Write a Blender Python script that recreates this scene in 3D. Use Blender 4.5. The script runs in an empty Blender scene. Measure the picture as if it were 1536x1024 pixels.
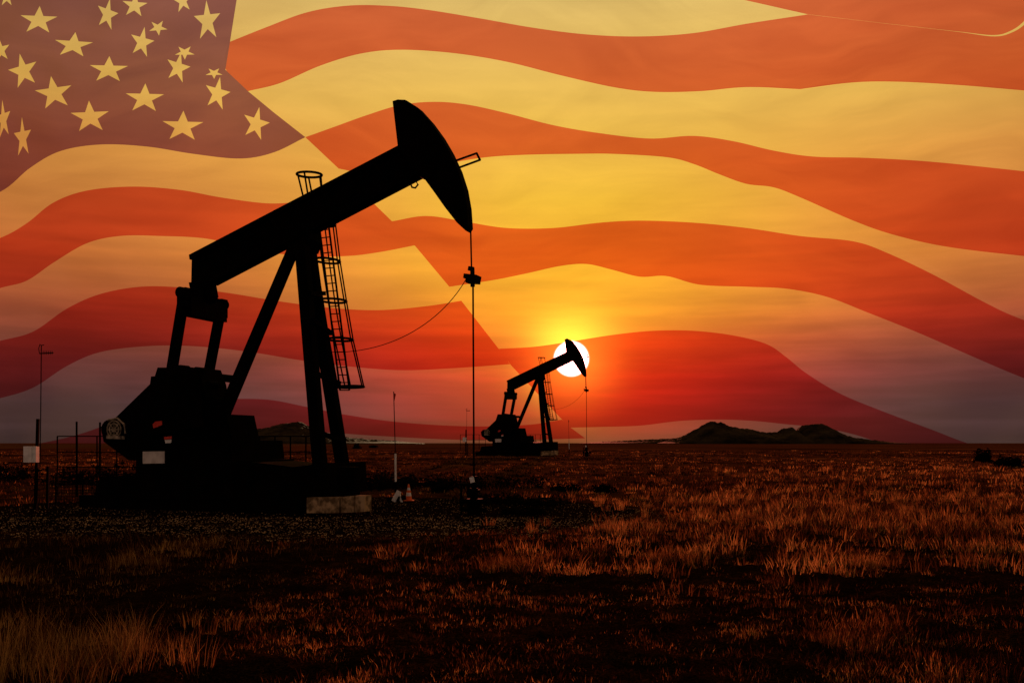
import bpy, math, random
import numpy as np
from mathutils import Vector, noise
from mathutils.geometry import delaunay_2d_cdt
random.seed(7); rng=np.random.default_rng(7)
scene=bpy.context.scene
scene.view_settings.view_transform='Standard'
scene.view_settings.look='None'
scene.view_settings.exposure=0
F=1400.0; HC=1.6; CX=768.0; HY=664.0
def lin(c):
    return tuple(((v/255)/12.92 if v/255<=0.04045 else ((v/255+0.055)/1.055)**2.4) for v in c)
# ---------------------------------------------------------------- camera
cd=bpy.data.cameras.new("camera"); cam=bpy.data.objects.new("camera",cd)
scene.collection.objects.link(cam); scene.camera=cam
cam.location=(0,0,HC); cam.rotation_euler=(math.pi/2,0,0)
cd.sensor_width=36; cd.lens=36*F/1536; cd.shift_y=(HY-512)/1536
cd.clip_start=0.1; cd.clip_end=20000
# ---------------------------------------------------------------- sun
SD=Vector(((857-CX)/F,1,(HY-538)/F)).normalized()
sl=bpy.data.lights.new("sun_light",'SUN'); sl.energy=5; sl.angle=math.radians(0.5); sl.color=(1,0.66,0.36)
so=bpy.data.objects.new("sun_light",sl); scene.collection.objects.link(so)
so.rotation_euler=SD.to_track_quat('Z','Y').to_euler()
# ---------------------------------------------------------------- world
w=bpy.data.worlds.new("World"); scene.world=w; w.use_nodes=True
nt=w.node_tree; N=nt.nodes; L=nt.links; N.clear()
def setin(sock,v):
    if hasattr(v,'is_output'): L.new(v,sock)
    else: sock.default_value=v
def M(op,a,b=None,c=None,clamp=False):
    n=N.new('ShaderNodeMath'); n.operation=op; n.use_clamp=clamp
    setin(n.inputs[0],a)
    if b is not None: setin(n.inputs[1],b)
    if c is not None: setin(n.inputs[2],c)
    return n.outputs[0]
def VM(op,a,b=None):
    n=N.new('ShaderNodeVectorMath'); n.operation=op
    setin(n.inputs[0],a)
    if b is not None: setin(n.inputs[1],b)
    return n.outputs['Value'] if op in('DOT_PRODUCT','LENGTH','DISTANCE') else n.outputs[0]
def SC(v,s):
    n=N.new('ShaderNodeVectorMath'); n.operation='SCALE'; setin(n.inputs[0],v); setin(n.inputs['Scale'],s); return n.outputs[0]
def RAMP(fac,stops):
    n=N.new('ShaderNodeValToRGB'); setin(n.inputs[0],fac)
    e=n.color_ramp.elements
    while len(e)<len(stops): e.new(0.5)
    for i,(p,c) in enumerate(stops):
        e[i].position=p; e[i].color=(*c,1)
    return n.outputs[0]
def MIX(fac,a,b,mode='MIX'):
    n=N.new('ShaderNodeMix'); n.data_type='RGBA'; n.blend_type=mode; n.clamp_result=False
    setin(n.inputs[0],fac); setin(n.inputs[6],a if hasattr(a,'is_output') else (*a,1)); setin(n.inputs[7],b if hasattr(b,'is_output') else (*b,1))
    return n.outputs[2]
def MR(v,a,b,c,d,t='SMOOTHSTEP'):
    n=N.new('ShaderNodeMapRange'); n.interpolation_type=t
    setin(n.inputs[0],v)
    for i,x in enumerate((a,b,c,d)): n.inputs[i+1].default_value=x
    return n.outputs[0]
tc=N.new('ShaderNodeTexCoord').outputs['Generated']
dirv=VM('NORMALIZE',tc)
sp=N.new('ShaderNodeSeparateXYZ'); L.new(dirv,sp.inputs[0]); x,y,z=sp.outputs
hyp=M('SQRT',M('ADD',M('MULTIPLY',x,x),M('MULTIPLY',y,y)))
tanE=M('DIVIDE',z,M('MAXIMUM',hyp,0.001))
t=M('MULTIPLY',tanE,2.0,clamp=True)
az=M('SUBTRACT',M('ARCTAN2',x,y),math.atan2(SD.x,SD.y))
def st(lst): return [((HY-yy)/700.0,lin(c)) for yy,c in lst]
far=RAMP(t,st([(664,(56,42,46)),(610,(78,52,58)),(550,(112,56,54)),(480,(182,86,54)),(400,(222,124,58)),(260,(236,158,72)),(160,(240,188,88)),(0,(230,192,110))]))
near=RAMP(t,st([(664,(108,42,38)),(625,(190,34,30)),(570,(242,56,28)),(515,(252,104,26)),(470,(254,152,32)),(400,(254,180,42)),(300,(248,192,56)),(160,(240,192,84)),(0,(228,192,108))]))
sig=MR(tanE,0.02,0.16,1/0.19,1/0.27)
fz=M('EXPONENT',M('MULTIPLY',M('POWER',M('ABSOLUTE',M('MULTIPLY',az,sig)),2.0),-1.0))
col=MIX(fz,far,near)
mp=N.new('ShaderNodeMapping'); L.new(dirv,mp.inputs[0]); mp.inputs['Scale'].default_value=(2.5,2.5,30)
nz=N.new('ShaderNodeTexNoise'); L.new(mp.outputs[0],nz.inputs['Vector']); nz.inputs['Scale'].default_value=2.2; nz.inputs['Detail'].default_value=5
ca=MR(tanE,0.05,0.3,0.16,0.03)
cl=M('ADD',1.0,M('MULTIPLY',M('SUBTRACT',MR(nz.outputs[0],0.35,0.7,0,2),1.0),ca))
vig=MR(M('ABSOLUTE',az),0.22,0.62,1.0,0.72)
col=SC(col,M('MULTIPLY',cl,vig))
face=M('COSINE',az)
dimz=MR(z,0.45,0.85,0.0,1.0)
dima=MR(face,0.75,-0.1,0.0,1.0)
rear=MIX(MR(z,0.15,0.5,0,1),(0.34,0.23,0.18),(0.14,0.07,0.04))  # low rear sky brightened as added fill for camera-facing boxes and plate
col=MIX(M('MAXIMUM',dimz,dima),col,rear)
sky=N.new('ShaderNodeTexSky'); sky.sky_type='NISHITA'; sky.sun_disc=False
sky.sun_elevation=math.asin(SD.z); sky.sun_rotation=math.atan2(SD.x,SD.y)
bgs=N.new('ShaderNodeBackground'); L.new(sky.outputs[0],bgs.inputs[0]); bgs.inputs[1].default_value=0.001
d=VM('DISTANCE',dirv,tuple(SD))
halo=M('EXPONENT',M('MULTIPLY',M('POWER',M('MULTIPLY',d,1/0.040),2.0),-1.0))
wide=M('MULTIPLY',M('EXPONENT',M('MULTIPLY',M('POWER',M('MULTIPLY',d,1/0.12),2.0),-1.0)),MR(tanE,0.02,0.12,0.1,1.0))
disc=M('MULTIPLY',M('POWER',MR(d,0.0206,0.0158,0,1),2.0),25.0)
tot=VM('ADD',VM('ADD',col,SC((1.5,1.1,0.08),halo)),VM('ADD',SC((1,0.95,0.85),disc),SC((0.14,0.11,0.0),wide)))
bg=N.new('ShaderNodeBackground'); L.new(tot,bg.inputs[0]); bg.inputs[1].default_value=1.0
ad=N.new('ShaderNodeAddShader'); L.new(bg.outputs[0],ad.inputs[0]); L.new(bgs.outputs[0],ad.inputs[1])
wo=N.new('ShaderNodeOutputWorld'); L.new(ad.outputs[0],wo.inputs[0])
# ---------------------------------------------------------------- materials
def newmat(name):
    m=bpy.data.materials.new(name); m.use_nodes=True; return m
def noisemat(name,c1,c2,scale=5,rough=0.7,spec=0.2,bump=0.0,metal=0.0,lo=0.4,hi=0.6,detail=6):
    m=newmat(name); t=m.node_tree; b=t.nodes['Principled BSDF']
    tc=t.nodes.new('ShaderNodeTexCoord')
    n=t.nodes.new('ShaderNodeTexNoise'); n.inputs['Scale'].default_value=scale; n.inputs['Detail'].default_value=detail
    t.links.new(tc.outputs['Object'],n.inputs['Vector'])
    r=t.nodes.new('ShaderNodeValToRGB'); r.color_ramp.elements[0].position=lo; r.color_ramp.elements[1].position=hi
    r.color_ramp.elements[0].color=(*c1,1); r.color_ramp.elements[1].color=(*c2,1)
    t.links.new(n.outputs[0],r.inputs[0]); t.links.new(r.outputs[0],b.inputs['Base Color'])
    b.inputs['Roughness'].default_value=rough; b.inputs['Specular IOR Level'].default_value=spec; b.inputs['Metallic'].default_value=metal
    if bump>0:
        bp=t.nodes.new('ShaderNodeBump'); bp.inputs['Strength'].default_value=bump; bp.inputs['Distance'].default_value=0.05
        t.links.new(n.outputs[0],bp.inputs['Height']); t.links.new(bp.outputs[0],b.inputs['Normal'])
    return m
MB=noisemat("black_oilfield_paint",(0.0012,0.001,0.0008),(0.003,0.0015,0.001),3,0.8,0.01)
MBOX=noisemat("grey_enclosure_paint",(0.7,0.68,0.65),(0.88,0.85,0.82),8,0.6)
MLAB=noisemat("aluminium_plate",(0.55,0.5,0.46),(0.7,0.65,0.6),6,0.7)
MRED=noisemat("red_paint",(0.6,0.03,0.02),(0.7,0.06,0.03),8,0.6)
MMOT=noisemat("motor_metal",(0.05,0.035,0.02),(0.5,0.4,0.28),7,0.5,lo=0.3,hi=0.7)
MCON=noisemat("concrete",(0.12,0.075,0.035),(0.44,0.3,0.16),7,0.9,bump=0.4)
MORG=noisemat("cone_orange",(0.7,0.12,0.03),(0.8,0.16,0.04),8,0.6)
MWHT=noisemat("white_plastic",(0.7,0.7,0.68),(0.85,0.85,0.82),8,0.6)
# ---------------------------------------------------------------- geometry helpers
class Mesh:
    def __init__(s): s.v=[]; s.f=[]
    def add(s,vs,fs):
        o=len(s.v); s.v+= [Vector(p) for p in vs]; s.f+=[tuple(i+o for i in f) for f in fs]
    def tube(s,pts,r,n=8):
        pts=[Vector(p) for p in pts]; rings=[]
        for i,p in enumerate(pts):
            d=(pts[min(i+1,len(pts)-1)]-pts[max(i-1,0)]).normalized()
            a=d.cross(Vector((0,0,1)) if abs(d.z)<0.95 else Vector((0,1,0))).normalized(); b=d.cross(a)
            rings.append([p+(a*math.cos(2*math.pi*k/n)+b*math.sin(2*math.pi*k/n))*r for k in range(n)])
        vs=[q for R in rings for q in R]; fs=[]
        for i in range(len(pts)-1):
            for k in range(n):
                fs.append((i*n+k,i*n+(k+1)%n,(i+1)*n+(k+1)%n,(i+1)*n+k))
        fs.append(tuple(range(n))[::-1]); fs.append(tuple((len(pts)-1)*n+k for k in range(n)))
        s.add(vs,fs)
    def beam(s,p0,p1,wx,wy,side=None):
        p0=Vector(p0);p1=Vector(p1); d=(p1-p0).normalized()
        a=Vector(side) if side is not None else VH
        a=(a-d*a.dot(d)).normalized(); b=d.cross(a)
        vs=[]
        for p in(p0,p1):
            for sx,sy in((-1,-1),(1,-1),(1,1),(-1,1)): vs.append(p+a*sx*wx/2+b*sy*wy/2)
        s.add(vs,[(0,3,2,1),(4,5,6,7),(0,1,5,4),(1,2,6,5),(2,3,7,6),(3,0,4,7)])
    def extr(s,pts,vec):
        n=len(pts); pts=[Vector(p) for p in pts]
        s.add(pts+[p+vec for p in pts],[tuple(range(n)),tuple(range(2*n-1,n-1,-1))]+[(i,i+n,(i+1)%n+n,(i+1)%n) for i in range(n)])
    def cyl(s,c,axis,r,h,n=24):
        c=Vector(c); axis=Vector(axis).normalized(); s.tube([c-axis*h/2,c+axis*h/2],r,n)
    def obj(s,name,mat,parent=None,origin=None,smooth=False):
        o=Vector(origin) if origin is not None else (parent.location.copy() if parent else Vector((0,0,0)))
        me=bpy.data.meshes.new(name); me.from_pydata([tuple(p-o) for p in s.v],[],s.f); me.update()
        me.materials.append(mat)
        import bmesh
        bm=bmesh.new(); bm.from_mesh(me); bmesh.ops.recalc_face_normals(bm,faces=bm.faces); bm.to_mesh(me); bm.free()
        if smooth:
            for p in me.polygons: p.use_smooth=True
        ob=bpy.data.objects.new(name,me); scene.collection.objects.link(ob)
        if parent: ob.parent=parent
        elif origin is not None: ob.location=o
        return ob
def empty(name,loc):
    e=bpy.data.objects.new(name,None); e.empty_display_size=0.5; scene.collection.objects.link(e); e.location=loc; return e
def G(px,py,Y): return Vector(((px-CX)/F*Y,Y,HC+(HY-py)/F*Y))
def gy(py): return F*HC/(py-HY)
# pump unit frame: u along the walking beam, v across it
D=gy(765); AL=math.radians(20); VH=Vector((math.sin(AL),math.cos(AL),0)); UH=Vector((math.cos(AL),-math.sin(AL),0))
XC=(455-CX)/F*D
def W(px,py,v=0.0):
    k=(px-CX)/F
    Y=(v+XC*math.sin(AL)+D*math.cos(AL))/(k*math.sin(AL)+math.cos(AL))
    return Vector((k*Y,Y,HC+(HY-py)/F*Y))
def prism(m,poly,v0,v1,ref=None):
    ref=(v0+v1)/2 if ref is None else ref
    pts=[W(a,b,ref)+VH*(v0-ref) for a,b in poly]; m.extr(pts,VH*(v1-v0))
ORG=Vector(((400-CX)/F*D,D,0))
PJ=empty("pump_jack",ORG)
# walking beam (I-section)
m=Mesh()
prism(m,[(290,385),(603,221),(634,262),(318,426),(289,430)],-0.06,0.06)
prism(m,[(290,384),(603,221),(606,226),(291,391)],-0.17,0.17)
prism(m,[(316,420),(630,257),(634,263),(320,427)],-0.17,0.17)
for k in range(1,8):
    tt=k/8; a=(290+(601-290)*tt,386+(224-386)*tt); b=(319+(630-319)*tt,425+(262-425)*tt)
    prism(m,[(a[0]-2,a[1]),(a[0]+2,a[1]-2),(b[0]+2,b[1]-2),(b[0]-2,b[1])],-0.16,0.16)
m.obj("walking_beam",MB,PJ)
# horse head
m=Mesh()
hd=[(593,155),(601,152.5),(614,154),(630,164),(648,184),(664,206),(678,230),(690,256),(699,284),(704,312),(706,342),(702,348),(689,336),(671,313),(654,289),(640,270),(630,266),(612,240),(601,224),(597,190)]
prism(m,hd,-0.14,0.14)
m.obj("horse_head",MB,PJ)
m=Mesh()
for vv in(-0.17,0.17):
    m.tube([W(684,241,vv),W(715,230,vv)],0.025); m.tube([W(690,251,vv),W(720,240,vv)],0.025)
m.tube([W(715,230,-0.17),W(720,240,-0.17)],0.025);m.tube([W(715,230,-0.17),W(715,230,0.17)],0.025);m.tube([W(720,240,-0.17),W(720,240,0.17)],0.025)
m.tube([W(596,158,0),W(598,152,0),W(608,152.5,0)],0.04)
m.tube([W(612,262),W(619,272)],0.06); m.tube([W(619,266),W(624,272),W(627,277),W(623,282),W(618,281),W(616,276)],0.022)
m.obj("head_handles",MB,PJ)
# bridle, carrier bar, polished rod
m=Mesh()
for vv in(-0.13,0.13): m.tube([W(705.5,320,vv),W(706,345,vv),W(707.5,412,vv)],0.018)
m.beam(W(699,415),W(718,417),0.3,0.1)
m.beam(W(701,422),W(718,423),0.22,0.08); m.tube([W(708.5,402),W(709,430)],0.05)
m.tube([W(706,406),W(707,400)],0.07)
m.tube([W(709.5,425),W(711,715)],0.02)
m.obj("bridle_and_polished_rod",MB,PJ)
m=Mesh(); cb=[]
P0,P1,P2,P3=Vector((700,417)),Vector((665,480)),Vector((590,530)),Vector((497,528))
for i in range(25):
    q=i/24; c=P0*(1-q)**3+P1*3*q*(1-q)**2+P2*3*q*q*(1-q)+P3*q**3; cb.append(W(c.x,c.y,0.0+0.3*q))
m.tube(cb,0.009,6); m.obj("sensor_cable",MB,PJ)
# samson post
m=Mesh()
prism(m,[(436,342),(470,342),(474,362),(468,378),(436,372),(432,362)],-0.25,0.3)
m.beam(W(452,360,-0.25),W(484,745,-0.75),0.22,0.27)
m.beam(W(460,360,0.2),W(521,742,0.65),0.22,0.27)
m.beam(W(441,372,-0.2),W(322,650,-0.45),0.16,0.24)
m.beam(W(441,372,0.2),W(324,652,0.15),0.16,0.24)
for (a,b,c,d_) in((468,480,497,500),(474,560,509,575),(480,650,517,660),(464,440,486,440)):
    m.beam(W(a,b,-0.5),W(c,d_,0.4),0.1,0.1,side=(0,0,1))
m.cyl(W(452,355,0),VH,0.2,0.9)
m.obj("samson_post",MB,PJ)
# ladder with safety cage
m=Mesh()
def rail(a,b,va,vb,r=0.025): m.tube([W(*a,va),W(*b,vb)],r,6)
rail((474,300),(510,585),0.35,0.75); rail((488,298),(524,585),0.65,1.05)
for i in range(26):
    q=i/25; m.tube([W(474+36*q,300+285*q,0.35+0.4*q),W(488+36*q,298+287*q,0.65+0.4*q)],0.015,6)
def hoop(cx,cy,rx,v,r=0.03,sg=0.38):
    pts=[W(cx+rx*math.cos(a),cy-0.06*rx*math.cos(a),v) + VH*sg*math.sin(a) for a in [2*math.pi*k/20 for k in range(21)]]
    m.tube(pts,r,6)
hoops=[(484,335,15),(491,391,15),(500,451,16),(510,509,16),(525,580,18)]
for h in hoops: hoop(*h,0.7)
for dx,ph in((-1,0),(-0.5,1),(0.15,-1),(0.6,1),(1,0)):
    pts=[W(h[0]+dx*h[2],h[1]-0.06*dx*h[2],0.7)+VH*0.33*ph for h in hoops]; m.tube(pts,0.018,6)
hoop(464,262,17,0.3,0.03,0.25)
for dx,ph in((-1,0),(-0.5,1),(0,-1),(0.5,1),(1,0)):
    m.tube([W(464+17*dx,262-dx,0.3)+VH*0.22*ph,W(470+14*dx,300,0.4)+VH*0.22*ph],0.022,6)
m.obj("ladder_with_cage",MB,PJ)
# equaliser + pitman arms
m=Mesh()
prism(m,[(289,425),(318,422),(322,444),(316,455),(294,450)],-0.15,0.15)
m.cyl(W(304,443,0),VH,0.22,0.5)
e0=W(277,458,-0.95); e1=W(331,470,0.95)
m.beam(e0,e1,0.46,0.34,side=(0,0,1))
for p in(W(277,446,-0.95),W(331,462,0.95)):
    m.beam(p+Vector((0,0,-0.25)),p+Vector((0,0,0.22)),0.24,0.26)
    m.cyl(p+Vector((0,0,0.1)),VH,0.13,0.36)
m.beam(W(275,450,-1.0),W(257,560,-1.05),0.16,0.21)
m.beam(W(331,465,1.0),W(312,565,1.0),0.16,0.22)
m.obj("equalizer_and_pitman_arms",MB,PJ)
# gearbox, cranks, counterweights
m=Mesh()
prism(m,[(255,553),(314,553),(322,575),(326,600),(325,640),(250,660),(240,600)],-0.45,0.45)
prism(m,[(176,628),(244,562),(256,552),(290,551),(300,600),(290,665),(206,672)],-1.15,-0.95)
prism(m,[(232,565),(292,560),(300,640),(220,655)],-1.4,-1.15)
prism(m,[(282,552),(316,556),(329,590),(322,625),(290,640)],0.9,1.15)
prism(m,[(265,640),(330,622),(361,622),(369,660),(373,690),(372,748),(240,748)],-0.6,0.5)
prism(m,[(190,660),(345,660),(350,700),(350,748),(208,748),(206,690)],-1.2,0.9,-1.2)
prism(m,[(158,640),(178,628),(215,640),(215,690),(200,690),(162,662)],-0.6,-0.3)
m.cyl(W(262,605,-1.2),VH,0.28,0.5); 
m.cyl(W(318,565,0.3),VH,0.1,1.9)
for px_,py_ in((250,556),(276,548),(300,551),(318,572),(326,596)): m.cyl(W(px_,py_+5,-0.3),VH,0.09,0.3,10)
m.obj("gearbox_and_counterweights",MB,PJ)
m=Mesh()
m.cyl(W(171,644,-0.65),VH,0.24,0.35,20); m.cyl(W(171,644,-0.85),VH,0.1,0.1,12)
m.obj("motor_housing",MB,PJ,smooth=False)
m=Mesh()
for k in range(8):
    a=k*math.pi/4; c=W(171,644,-1.3); m.tube([c,c+(UH*math.cos(a)+Vector((0,0,1))*math.sin(a))*0.2],0.012,6)
for rr_ in(0.21,0.14):
    pts=[W(171,644,-1.3)+(UH*math.cos(a)+Vector((0,0,1))*math.sin(a))*rr_ for a in [2*math.pi*k/20 for k in range(21)]]
    m.tube(pts,0.018,6)
m.cyl(W(171,644,-1.28),VH,0.06,0.05,14)
m.tube([W(162,630,-1.3),W(176,627,-1.3),W(186,636,-1.3),W(188,650,-1.3)],0.025,6)
m.beam(W(160,655,-1.3),W(186,656,-1.3),0.04,0.08)
m.obj("motor_fan_guard",MMOT,PJ)
# skid base
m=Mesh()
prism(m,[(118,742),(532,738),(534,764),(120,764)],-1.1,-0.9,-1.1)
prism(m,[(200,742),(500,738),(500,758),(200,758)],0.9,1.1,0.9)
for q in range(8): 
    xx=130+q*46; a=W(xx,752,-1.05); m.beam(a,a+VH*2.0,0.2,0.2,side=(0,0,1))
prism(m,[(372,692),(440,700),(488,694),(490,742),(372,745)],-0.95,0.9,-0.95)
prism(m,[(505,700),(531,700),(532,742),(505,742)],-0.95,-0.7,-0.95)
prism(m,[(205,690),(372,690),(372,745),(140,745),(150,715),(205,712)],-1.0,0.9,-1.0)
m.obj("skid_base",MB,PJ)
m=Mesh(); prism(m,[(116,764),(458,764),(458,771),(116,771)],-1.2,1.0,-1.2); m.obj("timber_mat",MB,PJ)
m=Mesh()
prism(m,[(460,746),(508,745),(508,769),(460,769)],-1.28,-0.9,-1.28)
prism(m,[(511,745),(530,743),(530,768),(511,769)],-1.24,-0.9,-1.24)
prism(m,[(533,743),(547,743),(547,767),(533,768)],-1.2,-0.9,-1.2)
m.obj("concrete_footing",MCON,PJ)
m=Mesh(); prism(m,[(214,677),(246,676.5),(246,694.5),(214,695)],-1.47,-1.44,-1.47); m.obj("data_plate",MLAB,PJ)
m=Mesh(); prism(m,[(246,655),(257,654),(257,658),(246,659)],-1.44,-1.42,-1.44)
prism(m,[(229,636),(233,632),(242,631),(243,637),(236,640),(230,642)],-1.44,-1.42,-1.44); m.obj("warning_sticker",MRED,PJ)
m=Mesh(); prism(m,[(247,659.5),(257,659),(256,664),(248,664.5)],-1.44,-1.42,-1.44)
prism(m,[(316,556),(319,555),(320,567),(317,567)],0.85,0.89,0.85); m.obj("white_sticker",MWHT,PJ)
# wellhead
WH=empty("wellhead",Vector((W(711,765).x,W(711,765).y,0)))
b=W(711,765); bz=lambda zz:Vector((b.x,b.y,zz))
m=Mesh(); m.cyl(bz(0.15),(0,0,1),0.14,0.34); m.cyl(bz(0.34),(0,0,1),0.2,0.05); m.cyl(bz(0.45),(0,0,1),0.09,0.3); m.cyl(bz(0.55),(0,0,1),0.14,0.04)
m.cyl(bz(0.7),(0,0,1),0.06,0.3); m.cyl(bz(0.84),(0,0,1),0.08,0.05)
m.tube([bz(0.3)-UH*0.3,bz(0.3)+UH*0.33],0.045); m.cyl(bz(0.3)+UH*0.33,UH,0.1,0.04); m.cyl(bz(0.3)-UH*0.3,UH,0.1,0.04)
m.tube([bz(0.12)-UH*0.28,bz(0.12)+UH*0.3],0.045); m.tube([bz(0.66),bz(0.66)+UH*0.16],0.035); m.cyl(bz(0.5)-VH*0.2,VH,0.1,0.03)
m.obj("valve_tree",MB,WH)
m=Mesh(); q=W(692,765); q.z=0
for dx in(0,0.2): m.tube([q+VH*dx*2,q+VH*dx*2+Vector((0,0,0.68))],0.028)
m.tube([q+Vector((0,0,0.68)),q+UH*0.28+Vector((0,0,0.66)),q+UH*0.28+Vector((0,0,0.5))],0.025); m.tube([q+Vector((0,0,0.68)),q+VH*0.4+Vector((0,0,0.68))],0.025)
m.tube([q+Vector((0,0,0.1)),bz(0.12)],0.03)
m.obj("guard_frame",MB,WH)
m=Mesh(); m.beam(bz(0.73)-VH*0.15+UH*0.03,bz(0.85)-VH*0.15+UH*0.0,0.02,0.1); m.obj("valve_tag",MWHT,WH)
# ---------------- antenna mast and power pole
A=empty("antenna_mast",G(55,765,D)*1.0); A.location.z=0
m=Mesh(); m.beam(G(53,766,D),G(57,628,D),0.06,0.06,side=(0,1,0)); m.tube([G(60,700,D),G(61,628,D),G(62,518,D)],0.012,6)
m.tube([G(62,518,D),G(60,516,D),G(58,522,D),G(59,529,D)],0.01,6); m.tube([G(62,518,D),G(66,517,D)],0.01,6)
m.tube([G(59,530,D),G(80,529,D)],0.014,6)
for k in range(7):
    xx=62+k*2.7; m.tube([G(xx,529-2.5,D-0.2),G(xx,529+2.5,D+0.2)],0.008,5)
m.beam(G(71,766,D+0.4),G(72,699,D+0.4),0.055,0.055,side=(0,1,0)); m.tube([G(57,705,D),G(72,703,D+0.4)],0.015,6)
m.obj("mast",MB,A)
m=Mesh(); m.extr([G(a,b_,D-0.12) for a,b_ in((41,669),(53,669),(53,693),(41,693))],Vector((0,-0.18,0))); m.obj("control_box",MBOX,A)
m=Mesh(); m.extr([G(a,b_,D-0.10) for a,b_ in((53.5,669),(59,669.5),(59,693),(53.5,693))],Vector((0,-0.16,0))); m.obj("junction_box",MWHT,A)
# ---------------- fences
def pipe_fence(px0,px1,Y,top,name,n,extra=()):
    e=empty(name,G((px0+px1)/2,HY,Y)); e.location.z=0; m=Mesh()
    for k in range(n):
        xx=px0+(px1-px0)*k/(n-1); q=G(xx,top,Y); m.tube([Vector((q.x,Y,-0.05)),q],0.022,8)
    for tt in(top,top+24,top+46): m.tube([G(px0,tt,Y),G(px1,tt,Y)],0.016,8)
    for xx,tp in extra: q=G(xx,tp,Y); m.tube([Vector((q.x,Y,-0.05)),q],0.03,8)
    m.obj("rails_and_posts",MB,e); return e
f1=pipe_fence(86,205,27.5,654,"pipe_fence",5,((115,632),(150,633)))
f2=pipe_fence(366,482,27.5,654,"pipe_fence",6)
e=empty("wire_mesh_panel",G(140,HY,24.5)); e.location.z=0; m=Mesh()
for k in range(30): m.tube([G(84+k*4.1,711,24.5),G(84+k*4.1,754,24.5)],0.006,4)
for k in range(10): m.tube([G(84,711+k*4.7,24.5),G(203,711+k*4.7,24.5)],0.006,4)
for xx in(84,124,163,203): m.tube([G(xx,709,24.5),G(xx,757,24.5)],0.025,8)
m.obj("mesh_panel",MB,e)
# ---------------- marker pole, cone, debris
Y=gy(750); MP=empty("marker_pole",G(593,HY,Y)); MP.location.z=0
m=Mesh(); m.tube([G(593.5,750,Y),G(593.5,722,Y)],0.03); m.tube([G(593,680,Y),G(590.5,587,Y)],0.012); m.obj("whip",MB,MP)
m=Mesh(); m.tube([G(593.5,722,Y),G(593,680,Y)],0.028); m.obj("white_sleeve",MWHT,MP)
m=Mesh(); m.extr([G(590.8,589,Y),G(594,591,Y),G(590.9,604,Y)],Vector((0,0.01,0))); m.obj("pennant",MRED,MP)
def cone(px,Y,h):
    e=empty("traffic_cone",G(px,HY,Y)); e.location.z=0; c=e.location
    def fr(z0,z1,r0,r1,mat,nm):
        m=Mesh(); n=20
        vs=[c+Vector((r0*math.cos(2*math.pi*k/n),r0*math.sin(2*math.pi*k/n),z0)) for k in range(n)]+[c+Vector((r1*math.cos(2*math.pi*k/n),r1*math.sin(2*math.pi*k/n),z1)) for k in range(n)]
        m.add(vs,[(k,(k+1)%n,n+(k+1)%n,n+k) for k in range(n)]+[tuple(range(n,2*n))]); m.obj(nm,mat,e,smooth=False)
    R=lambda q:0.10*(1-q)+0.02*q
    zs=[(0.03,0.3,MORG),(0.3,0.5,MWHT),(0.5,0.65,MORG),(0.65,0.8,MWHT),(0.8,1.0,MORG)]
    for i,(a,b_,mt) in enumerate(zs): fr(a*h,b_*h,R(a),R(b_),mt,"cone_band_%d"%i)
    m=Mesh(); m.beam(c+Vector((0,0,0.0)),c+Vector((0,0,0.03)),0.28,0.28,side=(1,0,0)); m.obj("base",MORG,e)
cone(613,gy(751),0.46)
e=empty("valve_box",G(597,HY,gy(753))); e.location.z=0; m=Mesh(); c=e.location
m.beam(c+Vector((-0.12,0,0.02)),c+Vector((0.03,0.05,0.3)),0.12,0.1); m.beam(c+Vector((0.1,0,0.0)),c+Vector((0.02,0.05,0.24)),0.05,0.05)
m.obj("lid",MWHT,e); m=Mesh(); m.beam(c+Vector((-0.3,0.1,0.05)),c+Vector((0.2,0.1,0.12)),0.2,0.12); m.obj("body",MB,e)
# ---------------- the distant twin unit with its mast, fence and marker pole
D2=gy(HY+ (765-153)/3.45+506-664); S=(D2/D)/3.45
px2=853+(400-603)/3.45; O2=Vector(((px2-CX)/F*D2,D2,0)); RZ=math.radians(-14)
from mathutils import Matrix
def clone(root):
    e=empty(root.name,(0,0,0))
    off=Matrix.Rotation(RZ,3,'Z')@((root.location-ORG)*S)
    e.location=O2+off; e.rotation_euler=(0,0,RZ); e.scale=(S,S,S)
    for ch in list(root.children):
        o=bpy.data.objects.new(ch.name,ch.data); scene.collection.objects.link(o); o.parent=e; o.location=ch.location
for r in(PJ,WH,A,f1,f2,MP): clone(r)
# ---------------------------------------------------------------- terrain
def padmask(X,Y):
    q=((X+4.9)/8.2)**2+((Y-21.8)/6.0)**2
    return min(1,max(0,(1.15-q)/0.35))
rings=[0.0]; r=1.5
while r<9000: rings.append(r); r*=1.022 if r<60 else 1.05
NA=1000; vs=[]; 
angs=[]
for k in range(NA):
    q=k/NA
    angs.append(2*math.pi*q-0.72*math.sin(2*math.pi*q))
verts=[(0,0,0)]
for r in rings[1:]:
    for a in angs:
        X=r*math.sin(a); Y_=r*math.cos(a); zz=0
        if r<120 and Y_>0:
            am=min(1,120/r-1)*(1-padmask(X,Y_))
            zz=am*(0.05*noise.noise((X*0.5,Y_*0.5,0))+0.05*noise.noise((X*2.3,Y_*2.3,3))+0.022*noise.noise((X*7,Y_*7,5))+0.02*noise.noise((X*19,Y_*19,5)))
        verts.append((X,Y_,zz))
faces=[]
for k in range(NA): faces.append((0,1+(k+1)%NA,1+k))
for i in range(len(rings)-2):
    o=1+i*NA; 
    for k in range(NA):
        k2=(k+1)%NA; faces.append((o+k,o+k2,o+NA+k2,o+NA+k))
me=bpy.data.meshes.new("ground"); me.from_pydata(verts,[],faces); me.update()
for p in me.polygons: p.use_smooth=True
g=bpy.data.objects.new("ground",me); scene.collection.objects.link(g)
if me.polygons[len(me.polygons)//2].normal.z<0: me.flip_normals()
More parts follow.
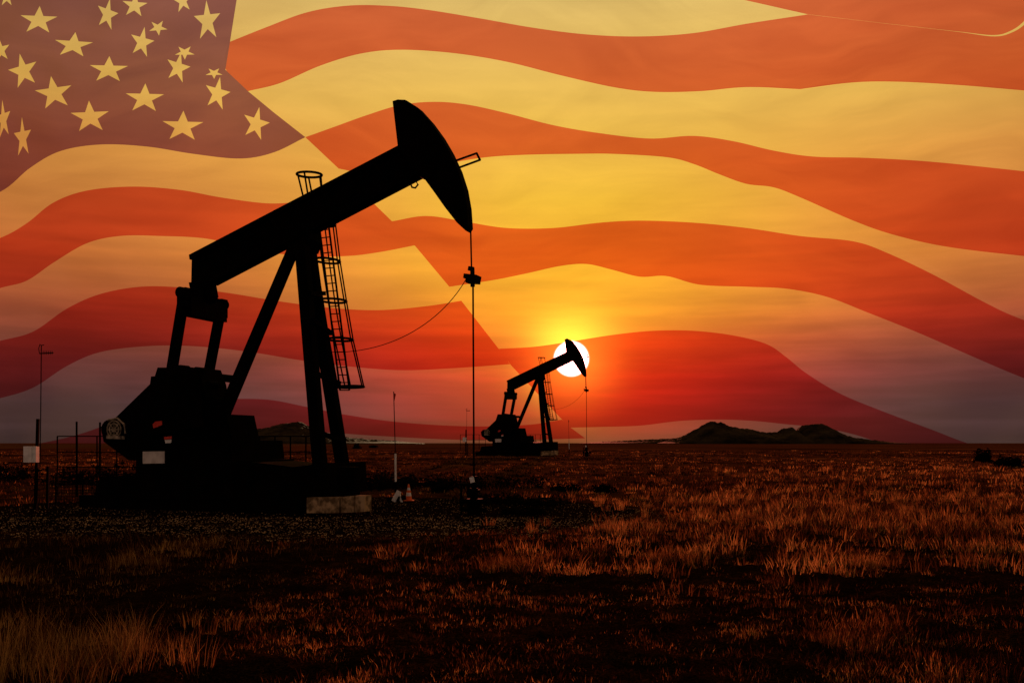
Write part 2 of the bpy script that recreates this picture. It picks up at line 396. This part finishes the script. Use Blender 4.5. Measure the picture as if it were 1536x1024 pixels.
mt=newmat("dry_prairie_soil"); T=mt.node_tree; B=T.nodes['Principled BSDF']; ge=T.nodes.new('ShaderNodeNewGeometry')
def nn(scale,detail=8,vec=None,rough=0.6):
    n=T.nodes.new('ShaderNodeTexNoise'); n.inputs['Scale'].default_value=scale; n.inputs['Detail'].default_value=detail; n.inputs['Roughness'].default_value=rough
    T.links.new(vec or ge.outputs['Position'],n.inputs['Vector']); return n.outputs[0]
def rp(fac,stops):
    n=T.nodes.new('ShaderNodeValToRGB'); T.links.new(fac,n.inputs[0]); e=n.color_ramp.elements
    while len(e)<len(stops): e.new(0.5)
    for i,(p,c) in enumerate(stops): e[i].position=p; e[i].color=(*c,1)
    return n.outputs[0]
def mx(fac,a,b,mode='MIX'):
    n=T.nodes.new('ShaderNodeMix'); n.data_type='RGBA'; n.blend_type=mode
    if hasattr(fac,'is_output'): T.links.new(fac,n.inputs[0])
    else: n.inputs[0].default_value=fac
    T.links.new(a,n.inputs[6]); T.links.new(b,n.inputs[7]); return n.outputs[2]
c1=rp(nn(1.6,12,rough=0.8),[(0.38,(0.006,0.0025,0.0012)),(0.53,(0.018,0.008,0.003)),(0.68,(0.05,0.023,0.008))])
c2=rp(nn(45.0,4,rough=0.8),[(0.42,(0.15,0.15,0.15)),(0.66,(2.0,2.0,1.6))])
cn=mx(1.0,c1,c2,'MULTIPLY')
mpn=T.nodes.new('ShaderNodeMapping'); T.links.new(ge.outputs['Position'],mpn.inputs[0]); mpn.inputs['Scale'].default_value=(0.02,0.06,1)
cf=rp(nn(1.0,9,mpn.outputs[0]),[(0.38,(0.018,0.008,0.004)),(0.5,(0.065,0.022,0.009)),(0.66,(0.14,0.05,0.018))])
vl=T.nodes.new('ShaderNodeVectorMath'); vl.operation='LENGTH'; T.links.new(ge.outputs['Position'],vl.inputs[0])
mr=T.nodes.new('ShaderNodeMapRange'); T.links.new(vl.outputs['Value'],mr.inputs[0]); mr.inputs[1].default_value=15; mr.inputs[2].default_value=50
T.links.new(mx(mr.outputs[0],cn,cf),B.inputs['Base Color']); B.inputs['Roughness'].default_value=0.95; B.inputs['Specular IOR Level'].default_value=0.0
bp=T.nodes.new('ShaderNodeBump'); bp.inputs['Strength'].default_value=0.9; bp.inputs['Distance'].default_value=0.06; T.links.new(nn(14,8,rough=0.75),bp.inputs['Height']); T.links.new(bp.outputs[0],B.inputs['Normal'])
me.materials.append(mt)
# gravel pad
m=Mesh(); ring=[]
for k in range(360):
    a=2*math.pi*k/360; q=1+0.22*noise.noise((math.cos(a)*2,math.sin(a)*2,9))+0.08*noise.noise((math.cos(a)*9,math.sin(a)*9,9))+0.05*noise.noise((math.cos(a)*30,math.sin(a)*30,9)); ring.append(Vector((-5.2+8.0*q*math.cos(a),21.8+5.9*q*math.sin(a),0.008)))
m.add(ring,[tuple(range(360))])
gp=m.obj("gravel_pad",noisemat("dark_gravel",(0.002,0.0012,0.001),(0.022,0.011,0.006),30,0.95,0.0,0.6,lo=0.45,hi=0.75),origin=(0,0,0))
if gp.data.polygons[0].normal.z<0: gp.data.flip_normals()
m=Mesh()
for k in range(9000):
    a=random.random()*2*math.pi; q=math.sqrt(random.random())
    X=-4.6+8.0*q*math.cos(a); Yy=21.0+6.0*q*math.sin(a); s_=random.uniform(0.007,0.024)
    if Yy>20 and random.random()<0.5: Yy=random.uniform(15.6,20)
    o_=Vector((X,Yy,0.008)); rv=[Vector((random.uniform(.6,1.2)*s_*math.cos(i*2.1+k),random.uniform(.6,1.2)*s_*math.sin(i*2.1+k),0)) for i in range(3)]
    m.add([o_+rv[0],o_+rv[1],o_+rv[2],o_+Vector((0,0,s_*random.uniform(.5,1)))],[(0,1,3),(1,2,3),(2,0,3)])
m.obj("gravel_stones",noisemat("stone",(0.06,0.035,0.018),(0.45,0.3,0.15),1.5,0.9,0.02),origin=(0,0,0))
# ---------------------------------------------------------------- grass (one mesh)
def grass_mesh(name,tufts,mat):
    V=[];C=[]
    for (X,Yy,Z,rad,h,nb,wd,tone) in tufts:
        nb=int(nb); a=rng.random(nb)*2*np.pi; q=np.sqrt(rng.random(nb))*rad
        bx=X+q*np.cos(a); by=Yy+q*np.sin(a); hh=h*rng.uniform(0.45,1.0,nb)
        lean=rng.uniform(0.1,0.6,nb)*hh; la=a+rng.normal(0,0.6,nb)
        tx=bx+lean*np.cos(la); ty=by+lean*np.sin(la)
        wa=rng.random(nb)*np.pi; wx=np.cos(wa)*wd; wy=np.sin(wa)*wd*0.5
        mxx=(bx*0.6+tx*0.4); myy=(by*0.6+ty*0.4)
        p=np.stack([np.stack([bx-wx,by-wy,np.full(nb,Z)],1),np.stack([bx+wx,by+wy,np.full(nb,Z)],1),
                    np.stack([mxx+wx*.8,myy+wy*.8,Z+hh*0.6],1),np.stack([mxx-wx*.8,myy-wy*.8,Z+hh*0.6],1),np.stack([tx,ty,Z+hh],1)],1)
        V.append(p); C.append(np.clip(tone+rng.normal(0,0.17,nb),0,1))
    V=np.concatenate(V); C=np.concatenate(C); nb=len(V)
    me=bpy.data.meshes.new(name); me.vertices.add(nb*5); me.vertices.foreach_set('co',V.reshape(-1).astype(np.float32))
    li=(np.arange(nb)[:,None]*5+np.array([0,1,2,3,3,2,4])[None,:]).reshape(-1)
    me.loops.add(nb*7); me.loops.foreach_set('vertex_index',li.astype(np.int32))
    me.polygons.add(nb*2); ls=(np.arange(nb)[:,None]*7+np.array([0,4])[None,:]).reshape(-1)
    me.polygons.foreach_set('loop_start',ls.astype(np.int32))
    me.update(calc_edges=True); me.validate()
    at=me.attributes.new('tone','FLOAT','POINT'); at.data.foreach_set('value',np.repeat(C,5).astype(np.float32))
    me.materials.append(mat); o=bpy.data.objects.new(name,me); scene.collection.objects.link(o); return o
def bladmat(name,stops,tr=0.6):
    m=newmat(name); t=m.node_tree; t.nodes.remove(t.nodes['Principled BSDF'])
    a=t.nodes.new('ShaderNodeAttribute'); a.attribute_name='tone'; r=t.nodes.new('ShaderNodeValToRGB'); t.links.new(a.outputs['Fac'],r.inputs[0])
    e=r.color_ramp.elements
    while len(e)<len(stops): e.new(0.5)
    for i,(p,c) in enumerate(stops): e[i].position=p; e[i].color=(*c,1)
    d=t.nodes.new('ShaderNodeBsdfDiffuse'); l=t.nodes.new('ShaderNodeBsdfTranslucent'); mi=t.nodes.new('ShaderNodeMixShader'); mi.inputs[0].default_value=tr
    t.links.new(r.outputs[0],d.inputs[0]); t.links.new(r.outputs[0],l.inputs[0]); t.links.new(d.outputs[0],mi.inputs[1]); t.links.new(l.outputs[0],mi.inputs[2])
    t.links.new(mi.outputs[0],t.nodes['Material Output'].inputs[0]); return m
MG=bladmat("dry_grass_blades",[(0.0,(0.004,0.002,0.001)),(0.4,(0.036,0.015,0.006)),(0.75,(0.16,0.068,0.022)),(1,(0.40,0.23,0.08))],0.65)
tf=[]
n_t=0
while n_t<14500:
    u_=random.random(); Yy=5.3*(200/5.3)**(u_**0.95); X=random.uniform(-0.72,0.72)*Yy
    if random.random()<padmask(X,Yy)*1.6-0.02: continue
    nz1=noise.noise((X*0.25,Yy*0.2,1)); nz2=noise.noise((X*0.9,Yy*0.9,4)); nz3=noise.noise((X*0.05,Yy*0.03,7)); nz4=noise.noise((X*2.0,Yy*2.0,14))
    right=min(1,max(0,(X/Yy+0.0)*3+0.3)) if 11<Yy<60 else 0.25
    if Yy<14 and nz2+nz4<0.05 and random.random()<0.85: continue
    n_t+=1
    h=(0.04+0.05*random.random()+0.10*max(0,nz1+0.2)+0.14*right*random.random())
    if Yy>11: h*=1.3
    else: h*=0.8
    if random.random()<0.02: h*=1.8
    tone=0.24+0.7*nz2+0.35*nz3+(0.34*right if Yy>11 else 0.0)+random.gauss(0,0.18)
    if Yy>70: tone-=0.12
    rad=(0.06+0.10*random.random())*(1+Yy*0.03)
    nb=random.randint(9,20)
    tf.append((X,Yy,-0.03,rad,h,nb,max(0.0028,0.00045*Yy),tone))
n_t=0
while n_t<8500:
    Yy=5.3*(17/5.3)**random.random(); X=random.uniform(-0.72,0.72)*Yy
    if random.random()<padmask(X,Yy)*1.6: continue
    k1=noise.noise((X*0.7,Yy*1.6,21)); k2=noise.noise((X*3,Yy*3,22))
    if k1+0.6*k2<-0.05 and random.random()<0.88: continue
    n_t+=1
    tf.append((X,Yy,-0.025,0.05+0.09*random.random(),random.uniform(0.035,0.075),random.randint(5,10),0.0024,0.42+0.55*k1+0.45*k2+random.gauss(0,0.2)))
def clump(px,py,n,spread,h,tone,dy=0.5):
    Yb=gy(py); Xb=(px-CX)/F*Yb
    for k in range(n):
        tf.append((Xb+random.gauss(0,spread),Yb+random.gauss(0,dy),-0.03,0.1,h*random.uniform(.6,1.1),26,0.0022,tone+random.gauss(0,.12)))
clump(60,1010,60,0.42,0.42,0.76); clump(200,985,26,0.3,0.25,0.6); clump(0,985,25,0.3,0.4,0.74)
clump(190,845,12,0.18,0.26,0.7,0.2); clump(235,845,8,0.12,0.2,0.6,0.2); clump(765,850,14,0.2,0.26,0.6,0.2); clump(1330,850,14,0.22,0.28,0.75,0.2); clump(1280,845,10,0.14,0.24,0.65,0.2)
clump(1270,960,16,0.22,0.18,0.5,0.3); clump(1190,880,10,0.2,0.18,0.5,0.3); clump(1000,835,10,0.2,0.2,0.6,0.3)
clump(1430,790,30,1.2,0.42,0.85,0.8); clump(1120,780,34,1.4,0.38,0.85,1.0); clump(950,795,22,0.9,0.32,0.8,0.8); clump(1300,770,26,1.4,0.38,0.85,1.2)
clump(1050,755,40,2.0,0.36,0.85,1.6); clump(1400,750,40,2.2,0.36,0.85,1.8)
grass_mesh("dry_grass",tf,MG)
# ---------------------------------------------------------------- shrubs
MS=bladmat("shrub_leaves",[(0,(0.004,0.003,0.002)),(1,(0.03,0.015,0.009))],0.2)
def shrub(px,Yy,wd,h,name="shrub",n=700):
    X0=(px-CX)/F*Yy; V=[];Fc=[]
    for k in range(n):
        a=random.random()*2*math.pi; el=random.random(); rr=(random.random()**0.4)
        bump=0.75+0.5*noise.noise((math.cos(a)*1.5+px,math.sin(a)*1.5,el*2))
        p=Vector((wd/2*rr*math.cos(a)*math.sqrt(1-el*el*0.8)*bump,wd/2*rr*math.sin(a)*math.sqrt(1-el*el*0.8)*bump,h*el*rr*bump*1.2))
        s_=random.uniform(0.03,0.08)*(0.5+h*0.6)*(1 if Yy<60 else 1.8)
        d1=Vector([random.gauss(0,1) for _ in range(3)]).normalized()*s_; d2=Vector([random.gauss(0,1) for _ in range(3)]).normalized()*s_
        o=len(V); V+= [p-d1,p+d2,p+d1,p-d2]; Fc.append((o,o+1,o+2,o+3))
    for k in range(9):
        a=k*0.7; o=len(V); tip=Vector((wd*.35*math.cos(a),wd*.35*math.sin(a),h*.7)); V+=[Vector((-.02,0,-.05)),Vector((.02,0,-.05)),tip]; Fc.append((o,o+1,o+2))
    me=bpy.data.meshes.new(name); me.from_pydata([tuple(v) for v in V],[],Fc); me.materials.append(MS)
    o=bpy.data.objects.new(name,me); o.location=(X0,Yy,0); scene.collection.objects.link(o)
for px,Yy,wd,h in [(1475,76,1.7,1.0),(1512,62,2.4,0.7),(400,32,3.0,0.8),(440,34,3,0.8),(500,33,3.4,0.75),(545,32,3.2,0.7),(590,33,3.0,0.6),(640,34,3.2,0.5),(700,33,3.0,0.5),(660,30,1.0,0.3),(850,31,1.6,0.25),(905,30,0.9,0.3),(780,34,3.6,0.45),
    (745,25,2.6,0.3),(800,24,2.4,0.25),(785,21,1.6,0.2),(120,36,3,0.8),(180,33,2.6,0.9),(20,40,3,0.8),(560,300,4,1.2),(535,260,3,1.6)]:
    shrub(px,Yy,wd,h)
# ---------------------------------------------------------------- hills
def hill(name,Yh,prof,depth,seed):
    xs=np.linspace(prof[0][0],prof[-1][0],320); hs=np.interp(xs,[p[0] for p in prof],[HY-p[1] for p in prof])
    V=[];Fc=[]; nj=40
    for j in range(nj):
        q=j/(nj-1)*2-1
        for i,xx in enumerate(xs):
            Yy=Yh+q*depth; X=(xx-CX)/F*Yh
            base=max(0,hs[i])/F*Yh*max(0,1-abs(q))**0.7
            nz=noise.fractal((X*0.04,Yy*0.03,seed),0.7,2.1,6)
            zz=base*(1+0.10*nz)+ (1.6 if base>3 else 0)*noise.noise((X*0.16,Yy*0.16,seed))
            V.append((X,Yy,zz+0.6 if base>0.5 else -2))
    n=len(xs)
    for j in range(nj-1):
        for i in range(n-1): Fc.append((j*n+i,j*n+i+1,(j+1)*n+i+1,(j+1)*n+i))
    me=bpy.data.meshes.new(name); me.from_pydata(V,[],Fc); me.materials.append(MH)
    o=bpy.data.objects.new(name,me); scene.collection.objects.link(o)
MH=noisemat("hill_rock",(0.006,0.005,0.004),(0.04,0.03,0.015),0.03,0.95,0.02,lo=0.35,hi=0.7)
hill("hill",1500,[(340,663),(362,652),(368,645),(390,643),(405,640),(418,635),(435,632),(450,632),(462,637),(475,644),(495,650),(530,656),(600,661),(640,664)],160,1)
hill("hill",1500,[(990,664),(1015,656),(1030,650),(1043,643),(1052,636),(1066,632),(1082,633),(1092,637),(1108,640),(1128,643),(1150,648),(1166,647),(1176,640),(1186,639),(1194,647),(1200,640),(1210,636),(1222,634),(1238,635),(1248,642),(1262,651),(1285,656),(1330,662)],90,2)
hill("hill",2100,[(860,664),(960,659),(1020,656),(1100,655),(1200,656),(1300,659),(1350,664)],120,3)
# ---------------------------------------------------------------- giant waving flag
FD=2700.0
creases=[((458,205),(880,655),130,34),((180,10),(375,137),80,20),((975,208),(1330,372),110,34),((1040,430),(1215,570),90,28),((1210,22),(1490,54),70,22),((1280,330),(1536,480),90,34),((1360,430),(1536,560),60,30),((700,160),(900,200),50,20),((60,10),(150,200),40,24)]
def depth(px,py):
    d=150*math.sin(0.0062*px+0.0105*py)+90*math.sin(0.012*px-0.0065*py+1)+26*math.sin(0.03*px+0.018*py+1.5*math.sin(0.008*px))+14*math.sin(0.045*px-0.05*py+2*math.sin(0.01*px))
    d+=60*noise.noise((px*0.006,py*0.012,3.3))
    for (a,b,am,wd) in creases:
        dx,dy=b[0]-a[0],b[1]-a[1]; ln=math.hypot(dx,dy)
        s_=((px-a[0])*dy-(py-a[1])*dx)/ln; tt=((px-a[0])*dx+(py-a[1])*dy)/ln/ln
        fade=1/(1+math.exp(-(tt+0.02)*25))/(1+math.exp((tt-1.02)*25))
        d+=am*fade*math.exp(-abs(s_)/(wd if s_>0 else wd*3))
    return d
def FP(px,py): 
    return G(px,py,FD+depth(px,py))
FOLD=[(372,-140),(355,0),(345,63),(338,105),(372,137),(412,170),(458,206),(508,253),(552,297),(588,332),(622,368),(674,430),(692,451),(748,523),(765,546),(843,629),(856,641),(879,658),(890,670),(900,690),(910,720)]
FY=[p[1] for p in FOLD]; FX=[p[0] for p in FOLD]
def foldx(yy): return float(np.interp(yy,FY,FX))
def crom(pts,n):
    P=[np.array(p,float) for p in pts]; P=[2*P[0]-P[1]]+P+[2*P[-1]-P[-2]]
    out=[]
    for i in range(1,len(P)-2):
        for k in range(12):
            t=k/12; p0,p1,p2,p3=P[i-1:i+3]
            out.append(0.5*((2*p1)+(-p0+p2)*t+(2*p0-5*p1+4*p2-p3)*t*t+(-p0+3*p1-3*p2+p3)*t**3))
    out.append(P[-2]); out=np.array(out); s=np.concatenate([[0],np.cumsum(np.linalg.norm(np.diff(out,axis=0),axis=1))])
    q=np.linspace(0,s[-1],n); return np.stack([np.interp(q,s,out[:,0]),np.interp(q,s,out[:,1])],1)
FV=[];FF=[];FM=[]
def strip(c0,c1,mat,side,n=170,rows=14):
    a=crom(c0,n); b=crom(c1,n); o=len(FV)
    for j in range(rows+1):
        q=j/rows; R=a*(1-q)+b*q
        if side=='L':
            R[:,0]+=(foldx(R[-1,1])-R[-1,0])*np.linspace(0,1,n)**6
        elif side=='R':
            R[:,0]+=(foldx(R[0,1])-R[0,0])*np.linspace(1,0,n)**6
        for p in R: FV.append(FP(*p))
    for j in range(rows):
        for i in range(n-1):
            FF.append((o+j*n+i,o+j*n+i+1,o+(j+1)*n+i+1,o+(j+1)*n+i)); FM.append(mat)
cb_=[(-160,300),(-80,315),(0,288),(45,252),(90,227),(150,217),(220,220),(290,231),(360,238),(410,229),(458,206)]
l1=[(-160,380),(-80,385),(0,357),(40,335),(80,304),(130,286),(200,280),(270,285),(330,296),(400,305),(450,303),(510,300),(552,297)]
l2=[(-160,460),(-80,455),(0,432),(40,421),(80,394),(130,365),(180,354),(240,354),(310,358),(380,374),(450,384),(520,384),(570,378),(622,368)]
l3=[(-160,545),(-80,530),(0,511),(50,497),(100,463),(150,441),(210,430),(270,431),(340,439),(420,452),(500,462),(570,465),(640,459),(692,451)]
l4=[(-160,625),(-80,615),(0,597),(50,581),(100,549),(150,528),(220,519),(290,519),(370,527),(450,540),(520,549),(600,555),(680,552),(765,546)]
l5=[(-160,700),(-80,690),(0,676),(100,656),(160,637),(210,619),(260,606),(330,599),(400,599),(460,610),(520,622),(600,633),(700,639),(790,637),(843,629)]
l6=[(-160,760),(0,740),(150,700),(300,664),(400,650),(480,648),(560,653),(680,659),(800,659),(878,657)]
l7=[(-160,780),(0,760),(150,740),(300,720),(480,700),(680,690),(900,690)]
for i_,(a_,b_) in enumerate([(cb_,l1),(l1,l2),(l2,l3),(l3,l4),(l4,l5),(l5,l6),(l6,l7)]): strip(a_,b_,i_%2,'L')
r0=[(345,63),(400,41),(460,19),(520,9),(580,9),(640,15),(720,28),(800,42),(880,52),(960,55),(1040,50),(1120,36),(1212,22)]
r1=[(372,137),(420,125),(480,99),(540,81),(600,75),(680,80),(760,93),(840,113),(920,131),(980,138),(1050,137),(1120,131),(1200,134),(1280,124),(1350,123),(1440,128),(1536,136),(1700,150)]
r2=[(458,206),(500,191),(550,173),(600,158),(650,153),(700,157),(760,170),(830,188),(900,200),(975,208),(1040,204),(1100,212),(1160,226),(1220,235),(1300,237),(1400,243),(1536,257),(1700,275)]
r3=[(508,253),(560,262),(620,257),(690,242),(740,235),(800,232),(860,231),(920,231),(1000,236),(1040,246),(1080,262),(1120,276),(1160,281),(1200,296),(1280,331),(1340,352),(1420,370),(1536,384),(1700,400)]
r4=[(588,332),(640,324),(700,333),(760,342),(830,342),(900,334),(960,331),(1040,334),(1120,342),(1200,354),(1280,362),(1330,379),(1400,412),(1480,455),(1536,480),(1700,540)]
r5=[(674,430),(740,420),(790,410),(840,399),(880,396),(920,405),(960,415),(1000,414),(1050,427),(1120,430),(1180,433),(1240,445),(1300,468),(1380,500),(1460,535),(1536,567),(1700,630)]
r6=[(748,523),(800,520),(850,513),(920,502),(980,496),(1040,496),(1100,503),(1150,516),(1180,536),(1210,560),(1260,590),(1320,615),(1400,645),(1450,664),(1560,700)]
r7=[(856,641),(900,640),(960,638),(1020,631),(1080,629),(1130,631),(1180,636),(1230,641),(1280,651),(1330,668),(1380,690),(1480,730)]
r8=[(890,670),(960,668),(1060,668),(1150,672),(1250,690),(1330,720)]
strip([(372,-140),(600,-140),(900,-140),(1100,-140)],[(355,0),(500,0),(800,0),(1115,0)],0,'R')
strip([(355,0),(500,0),(800,0),(1115,0)],r0,0,'R')
strip([(1100,-140),(1300,-140),(1500,-140),(1700,-140)],[(1115,0),(1300,0),(1500,0),(1700,0)],1,'N')
T1=[(1212,22),(1350,38),(1440,48),(1490,53),(1515,47),(1536,32),(1560,0)]
strip([(1115,0),(1300,0),(1450,0),(1556,0)],T1,1,'N')
T2=[(1212,22.2),(1350,38.2),(1440,48.5),(1490,55),(1517,49.5),(1540,34),(1566,0)]
strip(T1,T2,0,'N')
low=[(1213,60),(1330,75),(1420,84),(1480,88),(1520,88),(1560,88),(1600,88),(1650,90),(1700,90)]
strip([(1212,22.2),(1350,38.2),(1440,48.5),(1490,55),(1517,49.5),(1540,34),(1566,0),(1640,-2),(1700,0)],low,1,'N')
mid=[(343,90),(400,75),(470,55),(540,42),(620,45),(720,60),(840,82),(960,98),(1060,96),(1140,82),(1213,60)]
r1l=[p for p in r1 if p[0]<=1200]; r1r=[(1200,134)]+[p for p in r1 if p[0]>1200]
strip(r0,mid,1,'R'); strip(mid,r1l,1,'R')
strip(low,r1r,1,'N')
for i_,(a_,b_) in enumerate([(r1,r2),(r2,r3),(r3,r4),(r4,r5),(r5,r6),(r6,r7),(r7,r8)]): strip(a_,b_,i_%2,'R')
# canton with stars (constrained triangulation)
bot=[tuple(p) for p in crom(cb_,90)]
outline=bot+[p for p in FOLD[:6]][::-1]+[(200,-140),(0,-140),(-160,-140)]
stars=[(58,31,28,20,3),(110,68,29,18,6),(163,105,29,19,2),(217,148,29,21,2),(274,190,31,22,2),(35,107,22,25,-14),(81,140,28,24,-9),(135,176,29,23,-3),
 (5,180,11,28,-8),(34,207,13,29,-5),(1,76,14,17,-10),(202,9,19,17,5),(161,22,16,23,14),(213,64,18,22,12),(237,42,14,11,30),(267,102,18,22,14),(277,79,15,10,35),
 (311,32,20,29,-4),(274,2,14,17,-10),(326,141,19,24,12),(321,110,13,8,35),(384,186,20,24,14),(10,-4,12,14,0),(-30,30,22,20,0),(-45,120,24,22,-5),(100,-20,27,19,0),(-50,200,24,26,0),(-90,60,22,20,0),(-100,160,24,24,0)]
vc=[];fc=[]
def addpoly(poly):
    o=len(vc); vc.extend([Vector((float(p[0]),float(p[1]))) for p in poly]); fc.append(list(range(o,o+len(poly))))
addpoly(outline); SP=[]
for (cx,cy,rx,ry,rot) in stars:
    pts=[]; ro=math.radians(rot)
    for k in range(10):
        a=math.pi/2+k*math.pi/5; rr=1.0 if k%2==0 else 0.385
        xx,yy=rr*math.cos(a),-rr*math.sin(a); xr=xx*math.cos(ro)-yy*math.sin(ro); yr=xx*math.sin(ro)+yy*math.cos(ro)
        pts.append((cx+xr*rx*1.04,cy+yr*ry*1.08))
    addpoly(pts); SP.append(pts)
for gx in range(-150,455,10):
    for gy_ in range(-130,300,10): vc.append(Vector((gx+0.31,gy_+0.17)))
def inside(p,poly):
    c=False; j=len(poly)-1
    for i in range(len(poly)):
        a=poly[i]; b=poly[j]
        if (a[1]>p[1])!=(b[1]>p[1]) and p[0]<(b[0]-a[0])*(p[1]-a[1])/(b[1]-a[1])+a[0]: c=not c
        j=i
    return c
edges=[]
for f in fc:
    for i in range(len(f)): edges.append((f[i],f[(i+1)%len(f)]))
res=delaunay_2d_cdt(vc,edges,[],0,1e-4,False)
o=len(FV)
for p in res[0]: FV.append(FP(p.x,p.y))
for f in res[2]:
    c=sum((res[0][i] for i in f),Vector((0,0)))/len(f)
    if not inside(c,outline): continue
    s_=any(inside(c,sp_) for sp_ in SP)
    FF.append(tuple(i+o for i in f)); FM.append(0 if s_ else 2)
me=bpy.data.meshes.new("american_flag"); me.from_pydata([tuple(p) for p in FV],[],FF)
me.polygons.foreach_set('material_index',FM)
for p in me.polygons: p.use_smooth=True
def flagmat(name,tcol,tcol2,dcol,mixf):
    m=newmat(name); t=m.node_tree; t.nodes.remove(t.nodes['Principled BSDF'])
    a=t.nodes.new('ShaderNodeBsdfTransparent')
    b=t.nodes.new('ShaderNodeBsdfTranslucent'); b.inputs[0].default_value=(*dcol,1)
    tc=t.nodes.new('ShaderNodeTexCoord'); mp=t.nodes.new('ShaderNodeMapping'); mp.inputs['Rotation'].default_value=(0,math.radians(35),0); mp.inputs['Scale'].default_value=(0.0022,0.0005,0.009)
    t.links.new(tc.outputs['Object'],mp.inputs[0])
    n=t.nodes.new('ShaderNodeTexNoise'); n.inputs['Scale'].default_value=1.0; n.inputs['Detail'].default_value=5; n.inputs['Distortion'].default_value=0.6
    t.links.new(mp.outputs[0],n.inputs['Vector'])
    mc=t.nodes.new('ShaderNodeMix'); mc.data_type='RGBA'; mc.inputs[6].default_value=(*tcol,1); mc.inputs[7].default_value=(*tcol2,1)  # fold shading put into the transmission colour as diagonal noise streaks
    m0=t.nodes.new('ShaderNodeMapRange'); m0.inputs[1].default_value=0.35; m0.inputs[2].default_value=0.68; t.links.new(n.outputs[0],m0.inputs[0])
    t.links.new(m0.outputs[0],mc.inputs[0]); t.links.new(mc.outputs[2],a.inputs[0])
    mi=t.nodes.new('ShaderNodeMixShader'); mi.inputs[0].default_value=mixf; t.links.new(a.outputs[0],mi.inputs[1]); t.links.new(b.outputs[0],mi.inputs[2])
    t.links.new(mi.outputs[0],t.nodes['Material Output'].inputs[0]); return m
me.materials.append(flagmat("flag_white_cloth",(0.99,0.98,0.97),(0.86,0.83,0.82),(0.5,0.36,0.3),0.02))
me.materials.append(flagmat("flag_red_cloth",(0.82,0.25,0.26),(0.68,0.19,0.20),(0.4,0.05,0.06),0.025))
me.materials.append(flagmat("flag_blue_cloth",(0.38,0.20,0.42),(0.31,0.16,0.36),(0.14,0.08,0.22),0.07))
me.update()
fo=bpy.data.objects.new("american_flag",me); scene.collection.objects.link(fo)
